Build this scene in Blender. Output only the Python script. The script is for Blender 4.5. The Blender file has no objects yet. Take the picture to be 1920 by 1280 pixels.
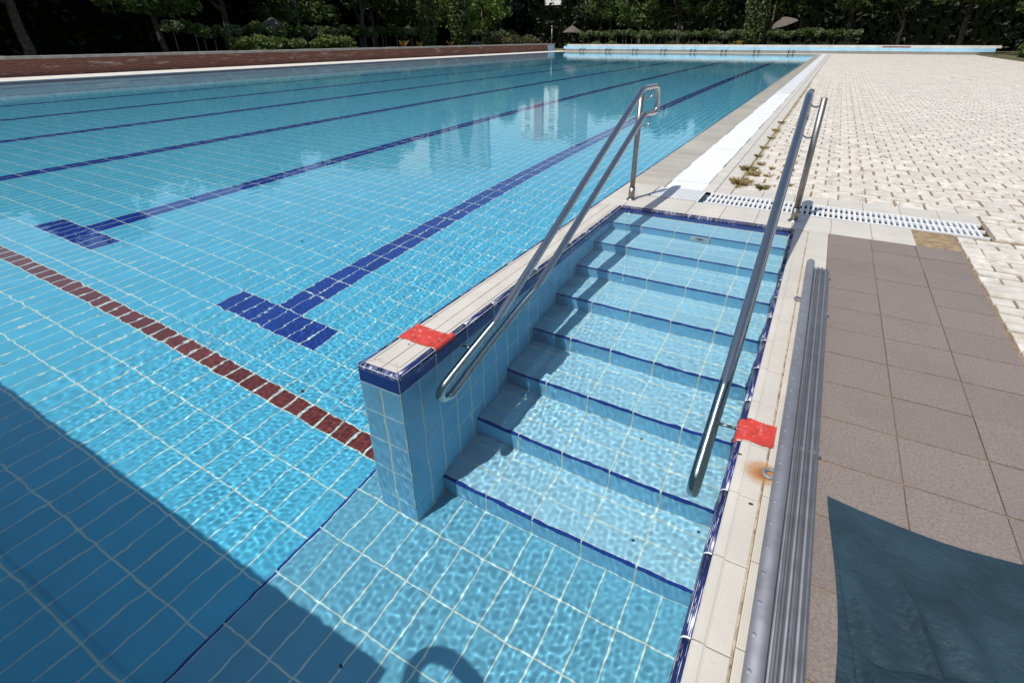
import bpy, math, random
import numpy as np
from mathutils import Matrix, Vector

random.seed(7); rng = np.random.default_rng(7)
scene = bpy.context.scene
col = scene.collection

# ------------------------------------------------------------------ camera
cam_d = bpy.data.cameras.new("camera"); cam = bpy.data.objects.new("camera", cam_d); col.objects.link(cam)
RIGHT = Vector((0.87913461, 0.47656778, -0.00234018)); DOWN = Vector((0.22492731, -0.41924723, -0.87956777)); FWD = Vector((-0.42015478, 0.7727321, -0.47576786))
M = Matrix((( RIGHT.x, -DOWN.x, -FWD.x, 1.2692), (RIGHT.y, -DOWN.y, -FWD.y, -1.2788), (RIGHT.z, -DOWN.z, -FWD.z, 1.204), (0, 0, 0, 1)))
cam.matrix_world = M
cam_d.sensor_fit = 'HORIZONTAL'; cam_d.sensor_width = 36.0
cam_d.lens = 974.28 / 1920 * 36
cam_d.shift_x = -(980.30 - 960) / 1920; cam_d.shift_y = (597.36 - 640) / 1920
cam_d.clip_start = 0.02; cam_d.clip_end = 3000
scene.camera = cam

# ------------------------------------------------------------------ sky, sun, exposure
SUN_EL = math.radians(59.5); SUN_DIR = Vector((0.344, 0.939, 0)).normalized()   # way the light travels over the ground
world = bpy.data.worlds.new("World"); scene.world = world; world.use_nodes = True
wn = world.node_tree; bg = wn.nodes['Background']
sky = wn.nodes.new('ShaderNodeTexSky'); sky.sky_type = 'NISHITA'; sky.sun_disc = False
sky.sun_elevation = SUN_EL
sky.sun_rotation = math.atan2(-SUN_DIR.x, -SUN_DIR.y)       # azimuth of the sun measured from +Y
sky.air_density = 1.2; sky.dust_density = 1.2; sky.ozone_density = 1.0
wn.links.new(sky.outputs[0], bg.inputs[0]); bg.inputs[1].default_value = 0.11
sun_d = bpy.data.lights.new("sun", 'SUN'); sun_d.energy = 4.2; sun_d.angle = math.radians(0.5); sun_d.color = (1.0, 0.965, 0.91)
sun = bpy.data.objects.new("sun", sun_d); col.objects.link(sun)
ld = Vector((SUN_DIR.x * math.cos(SUN_EL), SUN_DIR.y * math.cos(SUN_EL), -math.sin(SUN_EL)))
sun.rotation_euler = ld.to_track_quat('-Z', 'Y').to_euler()
sun_d.cycles.is_caustics_light = True
scene.view_settings.view_transform = 'Standard'; scene.view_settings.look = 'None'
scene.view_settings.exposure = 0.14; scene.view_settings.gamma = 1.0
scene.view_settings.use_curve_mapping = False
cy = scene.cycles
cy.max_bounces = 8; cy.transmission_bounces = 6; cy.diffuse_bounces = 3; cy.glossy_bounces = 4; cy.transparent_max_bounces = 8
cy.caustics_reflective = False; cy.caustics_refractive = True
cy.sample_clamp_indirect = 4.0; cy.use_denoising = True

# ------------------------------------------------------------------ material helpers
class NT:
    def __init__(s, name):
        s.m = bpy.data.materials.new(name); s.m.use_nodes = True; s.t = s.m.node_tree
        s.b = s.t.nodes['Principled BSDF']; s.out = s.t.nodes['Material Output']
    def n(s, typ, **kw):
        x = s.t.nodes.new(typ)
        for k, v in kw.items():
            if k == 'ins':
                for a, b in v.items(): x.inputs[a].default_value = b
            else: setattr(x, k, v)
        return x
    def l(s, a, b): s.t.links.new(a, b)
    def coords(s, kind='Object'):
        return s.n('ShaderNodeTexCoord').outputs[kind]
    def noise(s, scale, detail=3, rough=.55, vec=None, stretch=None):
        x = s.n('ShaderNodeTexNoise', ins={'Scale': scale, 'Detail': detail, 'Roughness': rough})
        v = vec if vec is not None else s.n('ShaderNodeNewGeometry').outputs['Position']
        if stretch:
            mp = s.n('ShaderNodeMapping'); mp.inputs['Scale'].default_value = stretch; s.l(v, mp.inputs[0]); v = mp.outputs[0]
        s.l(v, x.inputs['Vector']); return x.outputs['Fac']
    def math(s, op, a, b=None, c=None, clamp=False):
        x = s.n('ShaderNodeMath', operation=op); x.use_clamp = clamp
        for i, v in enumerate((a, b, c)):
            if v is None: continue
            if isinstance(v, (int, float)): x.inputs[i].default_value = v
            else: s.l(v, x.inputs[i])
        return x.outputs[0]
    def ramp(s, f, lo, hi):
        x = s.n('ShaderNodeMapRange', ins={'From Min': lo, 'From Max': hi}); s.l(f, x.inputs[0]); return x.outputs[0]
    def mix(s, f, a, b):
        x = s.n('ShaderNodeMix', data_type='RGBA')
        for i, v in ((0, f), (6, a), (7, b)):
            if isinstance(v, (int, float)): x.inputs[i].default_value = v
            elif isinstance(v, tuple): x.inputs[i].default_value = (*v[:3], 1)
            else: s.l(v, x.inputs[i])
        return x.outputs[2]
    def rnd(s):
        a = s.n('ShaderNodeNewGeometry').outputs['Random Per Island']; b = s.n('ShaderNodeObjectInfo').outputs['Random']
        return s.math('FRACT', s.math('ADD', a, b))
    def bump(s, h, strength, dist=.01):
        x = s.n('ShaderNodeBump', ins={'Strength': strength, 'Distance': dist}); s.l(h, x.inputs['Height']); s.l(x.outputs[0], s.b.inputs['Normal']); return x
    def set(s, **kw):
        for k, v in kw.items():
            i = s.b.inputs[k]
            if isinstance(v, (int, float)): i.default_value = v
            elif isinstance(v, tuple): i.default_value = (*v[:3], 1)
            else: s.l(v, i)
        return s

def vary(nt, c, amt=.12, nsc=8., namt=.12, dirt=None):
    """base colour c with per-piece and mottled variation"""
    r = nt.rnd(); hi = tuple(x * (1 + amt) for x in c); lo = tuple(x * (1 - amt) for x in c)
    o = nt.mix(r, lo, hi)
    o = nt.mix(nt.ramp(nt.noise(nsc, 4), .35, .7), o, nt.mix(.999, o, tuple(x * (1 - namt * 1.6) for x in c)))
    if dirt: o = nt.mix(nt.math('MULTIPLY', nt.ramp(nt.noise(dirt[1], 5, .65), dirt[2], dirt[3]), dirt[4]), o, dirt[0])
    return o

def mat_tile(name, c, rough=.22, amt=.06, dirt=None, namt=.05, spec=.06):   # glaze seen through water hardly shines
    t = NT(name); t.set(**{'Base Color': vary(t, c, amt, 6, namt, dirt), 'Roughness': rough, 'Specular IOR Level': spec})
    t.bump(t.noise(35, 2), .08, .004); return t.m
M_TILE = mat_tile('light_blue_glazed_tile', (.27, .59, .84), dirt=((.36, .56, .66), 3, .62, .8, .25))
M_TREAD = mat_tile('pale_tread_tile', (.42, .68, .81), rough=.5, dirt=((.50, .60, .60), 3, .62, .8, .25))
M_LAND = mat_tile('water_tinted_landing_tile', (.185, .47, .62), dirt=((.34, .47, .46), 3, .6, .8, .25))  # blue of the water's light absorption is put into this tile colour
M_FLOOR = mat_tile('water_tinted_floor_tile', (.125, .545, .755), dirt=((.30, .48, .50), 3, .62, .8, .2))  # deeper blue painted in for light the water absorbs on the way down
M_COBALT = mat_tile('cobalt_glazed_tile', (.020, .058, .32), amt=.14)
M_RED = mat_tile('red_floor_tile', (.24, .048, .038), amt=.22, dirt=((.42, .16, .12), 40, .66, .78, .6))
M_GROUT = mat_tile('pale_grout', (.78, .82, .73), rough=.8, dirt=((.36, .40, .30), 9, .6, .78, .4))

def mat_coping(name, ribs=True):
    t = NT(name); g = t.n('ShaderNodeNewGeometry').outputs['Position']
    c = vary(t, (.535, .495, .43), .05, 5, .07, dirt=((.44, .38, .29), 3.5, .55, .8, .45))
    fine = t.ramp(t.noise(90, 3), .66, .74); c = t.mix(t.math('MULTIPLY', fine, .35), c, (.36, .30, .22))
    t.set(**{'Base Color': c, 'Roughness': .5})
    if ribs:
        sx = t.n('ShaderNodeSeparateXYZ'); t.l(g, sx.inputs[0])
        w = t.math('SINE', t.math('MULTIPLY', sx.outputs[0], 2 * math.pi / .0048))
        t.bump(w, .35, .0012)
    else: t.bump(t.noise(120, 2), .15, .002)
    return t.m
M_COPE = mat_coping('beige_ribbed_coping'); M_COPE_FLAT = mat_coping('beige_coping', False)

def mat_nosing():
    t = NT('cobalt_nosing'); g = t.n('ShaderNodeNewGeometry').outputs['Position']
    sx = t.n('ShaderNodeSeparateXYZ'); t.l(g, sx.inputs[0])
    # glaze worn off the ribs, in streaks along each edge piece
    rib = t.math('SINE', t.math('MULTIPLY', sx.outputs[0], 2 * math.pi / .0042))
    wear = t.noise(22, 4, .6, stretch=(5, .55, 1))
    big = t.noise(3.2, 2)
    w = t.math('MULTIPLY', t.ramp(t.math('ADD', wear, t.math('MULTIPLY', rib, .10)), .58, .64), t.ramp(big, .38, .58))
    c = t.mix(w, vary(t, (.014, .024, .125), .2, 12, .2), (.62, .64, .68))
    t.set(**{'Base Color': c, 'Roughness': .3}); return t.m
M_NOSE = mat_nosing()

def mat_steel(name, c=(.48, .46, .45), rough=.24, blotch=.3):
    t = NT(name); n = t.noise(14, 5, .6)
    t.set(**{'Base Color': t.mix(t.math('MULTIPLY', t.ramp(n, .42, .72), blotch), c, tuple(x * .5 for x in c)), 'Metallic': 1.0,
             'Roughness': t.math('ADD', rough, t.math('MULTIPLY', n, .16))})
    t.bump(t.noise(160, 2), .06, .001); return t.m
M_STEEL = mat_steel('stainless_steel', (.50, .48, .465), .13)
M_STEELD = mat_steel('stained_steel_post', (.31, .285, .26), .38, .5)
M_GALV = mat_steel('galvanised_steel', (.36, .365, .39), .70, .45)
M_GALVD = mat_steel('dull_galvanised_plate', (.22, .23, .25), .75, .4)
M_DARKMETAL = mat_steel('dark_metal', (.05, .05, .055), .5, .3)

def simple(name, c, rough=.6, amt=.08, nsc=8, namt=.15, bump=None, dirt=None, spec=.5):
    t = NT(name); t.set(**{'Base Color': vary(t, c, amt, nsc, namt, dirt), 'Roughness': rough, 'Specular IOR Level': spec})
    if bump: t.bump(t.noise(bump[0], 4), bump[1], bump[2])
    return t.m
M_WHITE = simple('white_plastic_grate', (.66, .66, .655), .45, .05, 5, .06, dirt=((.62, .60, .54), 9, .6, .8, .35))
M_PAVER = simple('whitewashed_paver', (.62, .57, .50), .85, .13, 14, .2, bump=(60, .6, .006), dirt=((.36, .27, .17), 9, .54, .70, .7))
M_SAND = simple('sandy_joint', (.30, .21, .12), .95, .1, 20, .3, bump=(50, .6, .01))
M_REDPAINT = simple('red_paint', (.58, .052, .036), .5, .04, 30, .2, bump=(70, .4, .003), dirt=((.62, .36, .30), 42, .56, .70, .7))
M_BLACK = simple('dark_speck', (.02, .018, .014), .8)
M_CHANNEL = simple('dark_channel', (.10, .10, .095), .9)
M_FLOORFAR = simple('brown_aggregate', (.22, .178, .155), .95, .06, 130, .22, bump=(160, .6, .004), dirt=((.13, .11, .10), 2.5, .5, .75, .5))
M_DRYGRASS = simple('dry_grass', (.40, .29, .11), .8, .3, 20, .3)
M_GREENGRASS = simple('weed_grass', (.25, .22, .08), .8, .3, 20, .3)
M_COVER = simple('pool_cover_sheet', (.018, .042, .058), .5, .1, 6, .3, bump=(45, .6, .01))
M_STRAP = simple('strap_webbing', (.05, .05, .05), .8)

def mat_rust():
    t = NT('rusty_joint'); n = t.noise(26, 5, .65)
    t.set(**{'Base Color': t.mix(t.ramp(n, .38, .66), (.52, .43, .31), (.17, .085, .03)), 'Roughness': .9}); return t.m
M_RUST = mat_rust()
def mat_stain():
    t = NT('rust_stain'); co = t.coords('Object'); ln = t.n('ShaderNodeVectorMath', operation='LENGTH'); t.l(co, ln.inputs[0])
    r = t.math('ADD', t.math('DIVIDE', ln.outputs['Value'], .062), t.math('MULTIPLY', t.math('SUBTRACT', t.noise(40, 4), .5), .55))
    a = t.ramp(r, 1.0, .15)
    t.set(**{'Base Color': t.mix(t.ramp(r, .75, .25), (.62, .33, .10), (.36, .12, .025)), 'Roughness': .8, 'Alpha': t.math('MULTIPLY', a, .9)}); return t.m
M_STAIN = mat_stain()

def mat_brickwall():
    t = NT('old_brick'); g = t.n('ShaderNodeNewGeometry').outputs['Position']
    mp = t.n('ShaderNodeMapping'); mp.inputs['Rotation'].default_value = (math.radians(90), 0, math.radians(90)); t.l(g, mp.inputs[0])
    cmb = t.n('ShaderNodeCombineXYZ'); s = t.n('ShaderNodeSeparateXYZ'); t.l(g, s.inputs[0]); t.l(s.outputs[1], cmb.inputs[0]); t.l(s.outputs[2], cmb.inputs[1])
    b = t.n('ShaderNodeTexBrick', ins={'Scale': 1.0, 'Brick Width': .25, 'Row Height': .065, 'Mortar Size': .006, 'Color1': (.21, .060, .033, 1), 'Color2': (.145, .040, .026, 1), 'Mortar': (.26, .19, .15, 1)})
    t.l(cmb.outputs[0], b.inputs['Vector'])
    eff = t.math('MULTIPLY', t.ramp(t.noise(2.2, 5, .65, stretch=(1, .5, 3)), .57, .72), .75)
    t.set(**{'Base Color': t.mix(eff, b.outputs['Color'], (.52, .42, .36)), 'Roughness': .9}); t.bump(b.outputs['Fac'], -.6, .01); return t.m
M_BRICK = mat_brickwall()
M_STONE = simple('weathered_coping_stone', (.42, .38, .33), .9, .12, 3, .2, bump=(30, .4, .01), dirt=((.20, .17, .14), 2.2, .55, .7, .6))
M_PALE = simple('pale_concrete', (.62, .57, .50), .9, .06, 2, .12, bump=(40, .3, .006), dirt=((.40, .34, .28), 1.6, .55, .75, .5))
M_TERRA = simple('terracotta_edge', (.28, .12, .085), .9, .1, 3, .2)
M_PLATBLUE = simple('pale_blue_painted_wall', (.34, .58, .74), .5, .05, 2, .1, dirt=((.48, .58, .62), 1.3, .5, .75, .5))
M_LAWN = simple('lawn_ground', (.10, .10, .035), .95, .0, 1.2, .4, bump=(20, .6, .03), dirt=((.17, .13, .06), .5, .45, .65, .6))
M_SOIL = simple('soil', (.045, .033, .022), .95, .0, 2, .3, bump=(20, .6, .03))
M_BARK = simple('bark', (.085, .068, .052), .95, .15, 9, .4, bump=(25, .8, .03))
M_BARKPALE = simple('pale_bark', (.20, .165, .13), .95, .15, 9, .4, bump=(25, .8, .03))
M_THATCH = simple('thatch', (.135, .11, .09), .95, .2, 14, .4, bump=(60, .9, .02))

def mat_leaf(name, c1, c2, tr=.25):
    t = NT(name); r = t.rnd(); c = t.mix(r, c1, c2)
    t.set(**{'Base Color': c, 'Roughness': .55, 'Specular IOR Level': .3})
    d = t.n('ShaderNodeBsdfTranslucent'); t.l(t.mix(.35, c, (.14, .20, .02)), d.inputs[0])
    m = t.n('ShaderNodeMixShader'); m.inputs[0].default_value = tr
    t.l(t.b.outputs[0], m.inputs[1]); t.l(d.outputs[0], m.inputs[2]); t.l(m.outputs[0], t.out.inputs[0]); return t.m
M_LEAF_BRIGHT = mat_leaf('bright_leaf', (.07, .12, .017), (.14, .19, .03))
M_LEAF_MID = mat_leaf('mid_leaf', (.038, .066, .014), (.078, .112, .025))
M_LEAF_DARK = mat_leaf('dark_leaf', (.010, .018, .007), (.022, .034, .011), .1)
M_LEAF_CYP = mat_leaf('cypress_leaf', (.050, .070, .020), (.095, .115, .038), .1)
M_LEAF_PALE = mat_leaf('pale_shrub_leaf', (.085, .115, .05), (.16, .185, .09))
M_LEAF_OLIVE = mat_leaf('olive_shrub_leaf', (.055, .052, .02), (.10, .092, .035))
M_LEAF_GREY = mat_leaf('grey_shrub_leaf', (.10, .12, .095), (.17, .18, .15))
M_LEAF_YEL = mat_leaf('yellow_blade', (.22, .13, .02), (.34, .22, .04))
M_LEAF_HEDGE = mat_leaf('shade_hedge_leaf', (.005, .008, .004), (.011, .015, .006), .05)  # near black leaf colour stands in for shade behind the trees
M_CORE = simple('foliage_shade_core', (.006, .008, .004), 1.0, spec=0)  # near black filling, painted shade inside cypresses, bushes and the hedge

def mat_water():
    m = bpy.data.materials.new('pool_water'); m.use_nodes = True; t = m.node_tree; t.nodes.clear()
    o = t.nodes.new('ShaderNodeOutputMaterial'); g = t.nodes.new('ShaderNodeBsdfGlass'); g.inputs['IOR'].default_value = 1.333; g.inputs['Roughness'].default_value = 0.0
    g.inputs['Color'].default_value = (.90, .99, 1.0, 1)
    t.links.new(g.outputs[0], o.inputs[0])
    ge = t.nodes.new('ShaderNodeNewGeometry'); mp = t.nodes.new('ShaderNodeMapping'); mp.inputs['Scale'].default_value = (1, 1, .2)
    no = t.nodes.new('ShaderNodeTexNoise'); no.inputs['Scale'].default_value = 7; no.inputs['Detail'].default_value = 1
    bu = t.nodes.new('ShaderNodeBump'); bu.inputs['Strength'].default_value = .11; bu.inputs['Distance'].default_value = .010
    t.links.new(ge.outputs['Position'], mp.inputs[0]); t.links.new(mp.outputs[0], no.inputs['Vector']); t.links.new(no.outputs['Fac'], bu.inputs['Height']); t.links.new(bu.outputs[0], g.inputs['Normal'])
    return m

# ------------------------------------------------------------------ object helpers
def tag(o, label=None, cat=None, group=None, kind=None):
    for k, v in (('label', label), ('category', cat), ('group', group), ('kind', kind)):
        if v: o[k] = v
    return o
def link(name, me, parent=None, loc=(0, 0, 0)):
    o = bpy.data.objects.new(name, me); col.objects.link(o); o.location = loc
    if parent is not None: o.parent = parent
    return o
def empty(name, loc=(0, 0, 0)):
    o = bpy.data.objects.new(name, None); col.objects.link(o); o.location = loc; o.empty_display_size = .1; return o
def mesh(name, V, F, mats, mi=None, smooth=False):
    me = bpy.data.meshes.new(name); me.from_pydata([tuple(v) for v in V], [], [tuple(f) for f in F])
    for m in (mats if isinstance(mats, (list, tuple)) else [mats]): me.materials.append(m)
    if mi is not None: me.polygons.foreach_set('material_index', np.asarray(mi, dtype=np.int32))
    if smooth: me.polygons.foreach_set('use_smooth', np.ones(len(me.polygons), dtype=bool))
    me.update(); return me
class MB:
    """collects solids into one mesh"""
    def __init__(s): s.V = []; s.F = []; s.I = []; s.S = []
    def add(s, V, F, i=0, smooth=False):
        b = len(s.V); s.V += [tuple(v) for v in V]; s.F += [tuple(b + k for k in f) for f in F]; s.I += [i] * len(F); s.S += [smooth] * len(F); return s
    def box(s, x0, x1, y0, y1, z0, z1, i=0):
        V = [(x0, y0, z0), (x1, y0, z0), (x1, y1, z0), (x0, y1, z0), (x0, y0, z1), (x1, y0, z1), (x1, y1, z1), (x0, y1, z1)]
        return s.add(V, [(3, 2, 1, 0), (4, 5, 6, 7), (0, 1, 5, 4), (1, 2, 6, 5), (2, 3, 7, 6), (3, 0, 4, 7)], i)
    def tube(s, pts, r, n=12, i=0, closed=False, caps=True):
        P = [Vector(p) for p in pts]; N = len(P); rr = r if hasattr(r, '__len__') else [r] * N
        T = []
        for k in range(N):
            a = P[(k - 1) % N] if (closed or k > 0) else P[k]; b = P[(k + 1) % N] if (closed or k < N - 1) else P[k]
            T.append((b - a).normalized())
        up = Vector((0, 0, 1)) if abs(T[0].z) < .9 else Vector((1, 0, 0))
        nx = T[0].cross(up).normalized(); V = []
        for k in range(N):
            if k: nx = (nx - T[k] * nx.dot(T[k])).normalized()
            ny = T[k].cross(nx)
            for j in range(n):
                a = 2 * math.pi * j / n; V.append(P[k] + (nx * math.cos(a) + ny * math.sin(a)) * rr[k])
        F = []
        for k in range(N if closed else N - 1):
            k2 = (k + 1) % N
            for j in range(n): F.append((k * n + j, k * n + (j + 1) % n, k2 * n + (j + 1) % n, k2 * n + j))
        if caps and not closed: F += [tuple(range(n))[::-1], tuple(range((N - 1) * n, N * n))]
        return s.add(V, F, i, True)
    def lathe(s, prof, c, n=20, i=0, smooth=True):
        V = []; F = []
        for r, z in prof:
            for j in range(n):
                a = 2 * math.pi * j / n; V.append((c[0] + r * math.cos(a), c[1] + r * math.sin(a), c[2] + z))
        for k in range(len(prof) - 1):
            for j in range(n): F.append((k * n + j, k * n + (j + 1) % n, (k + 1) * n + (j + 1) % n, (k + 1) * n + j))
        return s.add(V, F, i, smooth)
    def build(s, name, mats, parent=None, loc=(0, 0, 0)):
        me = mesh(name, s.V, s.F, mats, s.I); me.polygons.foreach_set('use_smooth', np.array(s.S, dtype=bool)); me.update()
        return link(name, me, parent, loc)
def smoothpath(pts, rad, n=6):
    """polyline with rounded corners"""
    P = [Vector(p) for p in pts]; out = [P[0]]
    for k in range(1, len(P) - 1):
        a, b, c = P[k - 1], P[k], P[k + 1]; r = rad[k] if hasattr(rad, '__len__') else rad
        d1 = (a - b); d2 = (c - b); l = min(r, d1.length * .49, d2.length * .49)
        p = b + d1.normalized() * l; q = b + d2.normalized() * l
        for j in range(n + 1):
            t = j / n; out.append(p * (1 - t) ** 2 + b * 2 * t * (1 - t) + q * t * t)
    out.append(P[-1]); return out

_tc = {}
def tile_me(name, dx, dy, th, mat, axis='z', bev=.0015):
    """one tile, face centre at the origin, looking along axis, with eased edges"""
    key = (name, round(dx, 4), round(dy, 4), th, mat.name, axis)
    if key in _tc: return _tc[key]
    a, b = dx / 2, dy / 2; c, d = a - bev, b - bev
    L = [(-c, -d, 0), (c, -d, 0), (c, d, 0), (-c, d, 0), (-a, -b, -bev), (a, -b, -bev), (a, b, -bev), (-a, b, -bev), (-a, -b, -th), (a, -b, -th), (a, b, -th), (-a, b, -th)]
    F = [(0, 1, 2, 3)]
    for k in range(4):
        j = (k + 1) % 4; F += [(4 + k, 4 + j, j, k), (8 + k, 8 + j, 4 + j, 4 + k)]
    mp = {'z': lambda p: p, 'x': lambda p: (p[2], p[0], p[1]), '-x': lambda p: (-p[2], -p[0], p[1]), '-y': lambda p: (p[0], -p[2], p[1])}[axis]
    _tc[key] = mesh(name, [mp(p) for p in L], F, mat); return _tc[key]
UNDER = []                                        # things the sun reaches through the water
def tile(name, x, y, z, dx, dy, mat, parent, th=.008, axis='z', jit=.0006):
    o = link(name, tile_me(name, dx, dy, th, mat, axis), parent, (x, y, z))
    if jit:
        j = random.uniform(-jit, jit); o.location[{'z': 2, 'x': 0, '-x': 0, '-y': 1}[axis]] += j
    UNDER.append(o); return o
def tile_stuff(name, T, mats, mi, parent, th=.006):
    """many flat tiles (x, y, z, dx, dy) as one mesh"""
    T = np.asarray(T, float); n = len(T); e = .0015
    V = np.zeros((n, 8, 3)); sg = np.array([[-1, -1], [1, -1], [1, 1], [-1, 1]])
    for k in range(4):
        V[:, k, 0] = T[:, 0] + sg[k, 0] * (T[:, 3] / 2 - e); V[:, k, 1] = T[:, 1] + sg[k, 1] * (T[:, 4] / 2 - e); V[:, k, 2] = T[:, 2] + rng.uniform(-.0005, .0005, n)
        V[:, 4 + k, 0] = T[:, 0] + sg[k, 0] * T[:, 3] / 2; V[:, 4 + k, 1] = T[:, 1] + sg[k, 1] * T[:, 4] / 2; V[:, 4 + k, 2] = T[:, 2] - th
    q = np.array([[0, 1, 2, 3]] + [[4 + k, 4 + (k + 1) % 4, (k + 1) % 4, k] for k in range(4)])
    F = (q[None] + (np.arange(n) * 8)[:, None, None]).reshape(-1, 4)
    me = bpy.data.meshes.new(name); me.vertices.add(n * 8); me.vertices.foreach_set('co', V.ravel())
    me.loops.add(F.size); me.loops.foreach_set('vertex_index', F.ravel().astype(np.int32)); me.polygons.add(len(F))
    me.polygons.foreach_set('loop_start', np.arange(0, F.size, 4, dtype=np.int32))
    for m in mats: me.materials.append(m)
    me.polygons.foreach_set('material_index', np.repeat(np.asarray(mi, np.int32), 5)); me.polygons.foreach_set('use_smooth', np.zeros(len(F), bool)); me.update(calc_edges=True)
    o = link(name, me, parent); o['kind'] = 'stuff'; UNDER.append(o); return o
CAMC = np.array([1.2692, -1.2788, 1.204])
def pix(X):
    """how large and where a point falls, only used to choose which pieces are worth an object of their own"""
    d = np.asarray(X) - CAMC; R = np.array([RIGHT[:], DOWN[:], FWD[:]]); c = d @ R.T
    return 980.3 + 974.28 * c[..., 0] / c[..., 2], 597.36 + 974.28 * c[..., 1] / c[..., 2], c[..., 2]

# ------------------------------------------------------------------ main dimensions (metres, deck level = 0)
ZW = -.0181                       # water
ZF = -1.302                       # pool floor
NW = .0204                        # width of cobalt nosing seen from above
SX = 1.25                         # stair width
SL = 2.7515                       # stair length
PX = -.2238                       # pool side of the dividing wall = pool edge
Y1, TR, HR = .2167, .3224, .1462  # first nose, tread, riser
XL = -22.1                        # far long side of the pool
YF = 50.4                         # far end
YN = -1.75                        # near end at the stair
G = .0075                         # grout width

# ------------------------------------------------------------------ ground
gb = MB()
gb.box(-600, XL - 2.4, -500, 900, -3, -.02); gb.box(10, 600, -500, 900, -3, -.02); gb.box(XL - 2.4, 10, YF + 1.2, 900, -3, -.02); gb.box(XL - 2.4, 10, -500, -6, -3, -.02)
tag(gb.build('ground', M_LAWN), kind='structure')

# ------------------------------------------------------------------ pool shell and floor
ps = MB()
ps.box(XL - .3, PX + .15, -3.0, YF + .3, -1.6, ZF - .0018)              # main floor bed
ps.box(-.381, SX + .3, YN - .2, .152, -1.59, ZF + .0064); ps.box(.0, SX + .3, .153, Y1 + .01, -1.58, ZF + .0064)                  # landing bed
ps.box(XL - .3, XL, -3.0, YF + .3, ZF - .0035, -.06, 1)                     # left side
ps.box(XL, PX + .15, YF, YF + .3, ZF - .0035, -.06, 1)                      # far end
ps.box(PX + .003, PX + .15, SL, YF, ZF - .0035, -.045, 1)                   # right side
ps.box(SX + .003, SX + .3, YN - .2, SL + .1, -1.59, -.045)               # stair side
ps.box(-.10, SX + .003, YN - .2, YN, -1.58, -.045)                       # near end at stair
ps.box(XL, -.10, -3.0, -1.40, -1.58, -.045)                              # near end, swimming lanes
po = ps.build('pool_basin', [M_GROUT, M_FLOOR]); tag(po, kind='structure'); UNDER.append(po)
floor = empty('pool_floor'); tag(floor, kind='structure')

gx0 = -2.388 - .125 * 158; cols = np.arange(gx0 + .0625, -.39, .125)
rows = np.concatenate([.055 - .25 * np.arange(7)[::-1], [.2425, .355], .53 + .25 * np.arange(200)]); rows = rows[rows < YF]
rdim = np.concatenate([np.full(7, .25), [.125, .10], np.full(200, .25)])[:len(rows)]
XX, YY = np.meshgrid(cols, rows, indexing='ij'); DYY = np.tile(rdim, len(cols)); XX = XX.ravel(); YY = YY.ravel()
kind = np.zeros(len(XX), int)
for k in range(8):
    cx = -1.888 - 2.625 * k
    kind[(np.abs(XX - cx) < .13) & (YY > .66) & (YY < YF - 1.4)] = 1
    kind[(np.abs(XX - cx) < .51) & (np.abs(YY - .778) < .1)] = 1
    kind[(np.abs(XX - cx) < .51) & (np.abs(YY - (YF - 1.5)) < .125)] = 1
kind[np.abs(YY - .2425) < .02] = 2
u, v, dep = pix(np.stack([XX, YY, np.full(len(XX), -.9)], 1))
vis = (dep > .3) & (u > -150) & (u < 2000) & (v > 0) & (v < 1500)
hid = (XX > -.62) & (YY > .35) & (YY < 2.6)
# the sight line that ends behind the dividing wall
own = np.zeros(len(XX), bool)
for kk, nm, lim in ((0, 'floor_tile', 296), (1, 'lane_tile', 120), (2, 'red_tile', 40)):
    c = np.where(vis & (kind == kk) & ~hid & (u > 330 if kk == 0 else True))[0]; c = c[np.argsort(dep[c])][:lim]; own[c] = True
    for i in c: tile(nm, XX[i], YY[i], ZF, .125 - G * (1.9 if kk == 2 else 1), DYY[i] - G, (M_FLOOR, M_COBALT, M_RED)[kk], floor)
r = ~own
tile_stuff('floor_tiling', np.stack([XX[r], YY[r], np.full(r.sum(), ZF), np.full(r.sum(), .125 - G), DYY[r] - G], 1), [M_FLOOR, M_COBALT, M_RED], kind[r], floor)

# landing in front of the steps, a shade higher, with a cobalt edge line
landing = empty('stair_landing'); tag(landing, kind='structure')
ZL = ZF + .008
for i in range(-3, 10):
    for j in range(-7, 2):
        x0, x1 = i * .125, (i + 1) * .125; y0, y1 = j * .25, (j + 1) * .25
        if j == 0: y1 = Y1 if i >= 0 else .15
        if j == 1: continue
        if y0 < YN - .01: continue
        tile('floor_tile', (x0 + x1) / 2, (y0 + y1) / 2, ZL, x1 - x0 - G, y1 - y0 - G, M_LAND, landing)
for j in range(-7, 1):
    y0, y1 = j * .25, min((j + 1) * .25, .16)
    tile('edge_tile', -.3815, (y0 + y1) / 2, ZL + .001, .011, y1 - y0 - G, M_COBALT, landing, th=.014)

# ------------------------------------------------------------------ steps
steps = MB()
for k in range(1, 9):
    z = ZF + HR * k; yk = Y1 + (k - 1) * TR
    steps.box(.0015, SX - .0015, yk + .002, SL + .05 if k == 8 else yk + TR + .002, -1.45, z - .0016)
st = steps.build('pool_steps', M_GROUT); tag(st, kind='structure'); UNDER.append(st)
for k in range(1, 9):
    z = ZF + HR * k; yk = Y1 + (k - 1) * TR; end = yk + TR if k < 8 else SL
    r1 = yk + .011; ys = [r1, r1 + .125, r1 + .25, end]
    if k == 8: ys = [r1, r1 + .125, r1 + .25, end]
    for i in range(5):
        x = .125 + .25 * i; w = .25 - G
        if i == 4: w -= .003
        tile('step_nosing', x, yk + .0045, z + .0015, w, .013, M_COBALT, st, th=.013, jit=.0003)
        zb = z - HR; tile('riser_tile', x, yk, (z - .0125 + zb) / 2, w, HR - .0165, M_TILE, st, axis='-y', jit=.0004)
        for a, b in zip(ys[:-1], ys[1:]):
            if b - a > .02: tile('tread_tile', x, (a + b) / 2 + .001, z, w, b - a - G, M_TREAD, st)
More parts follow.
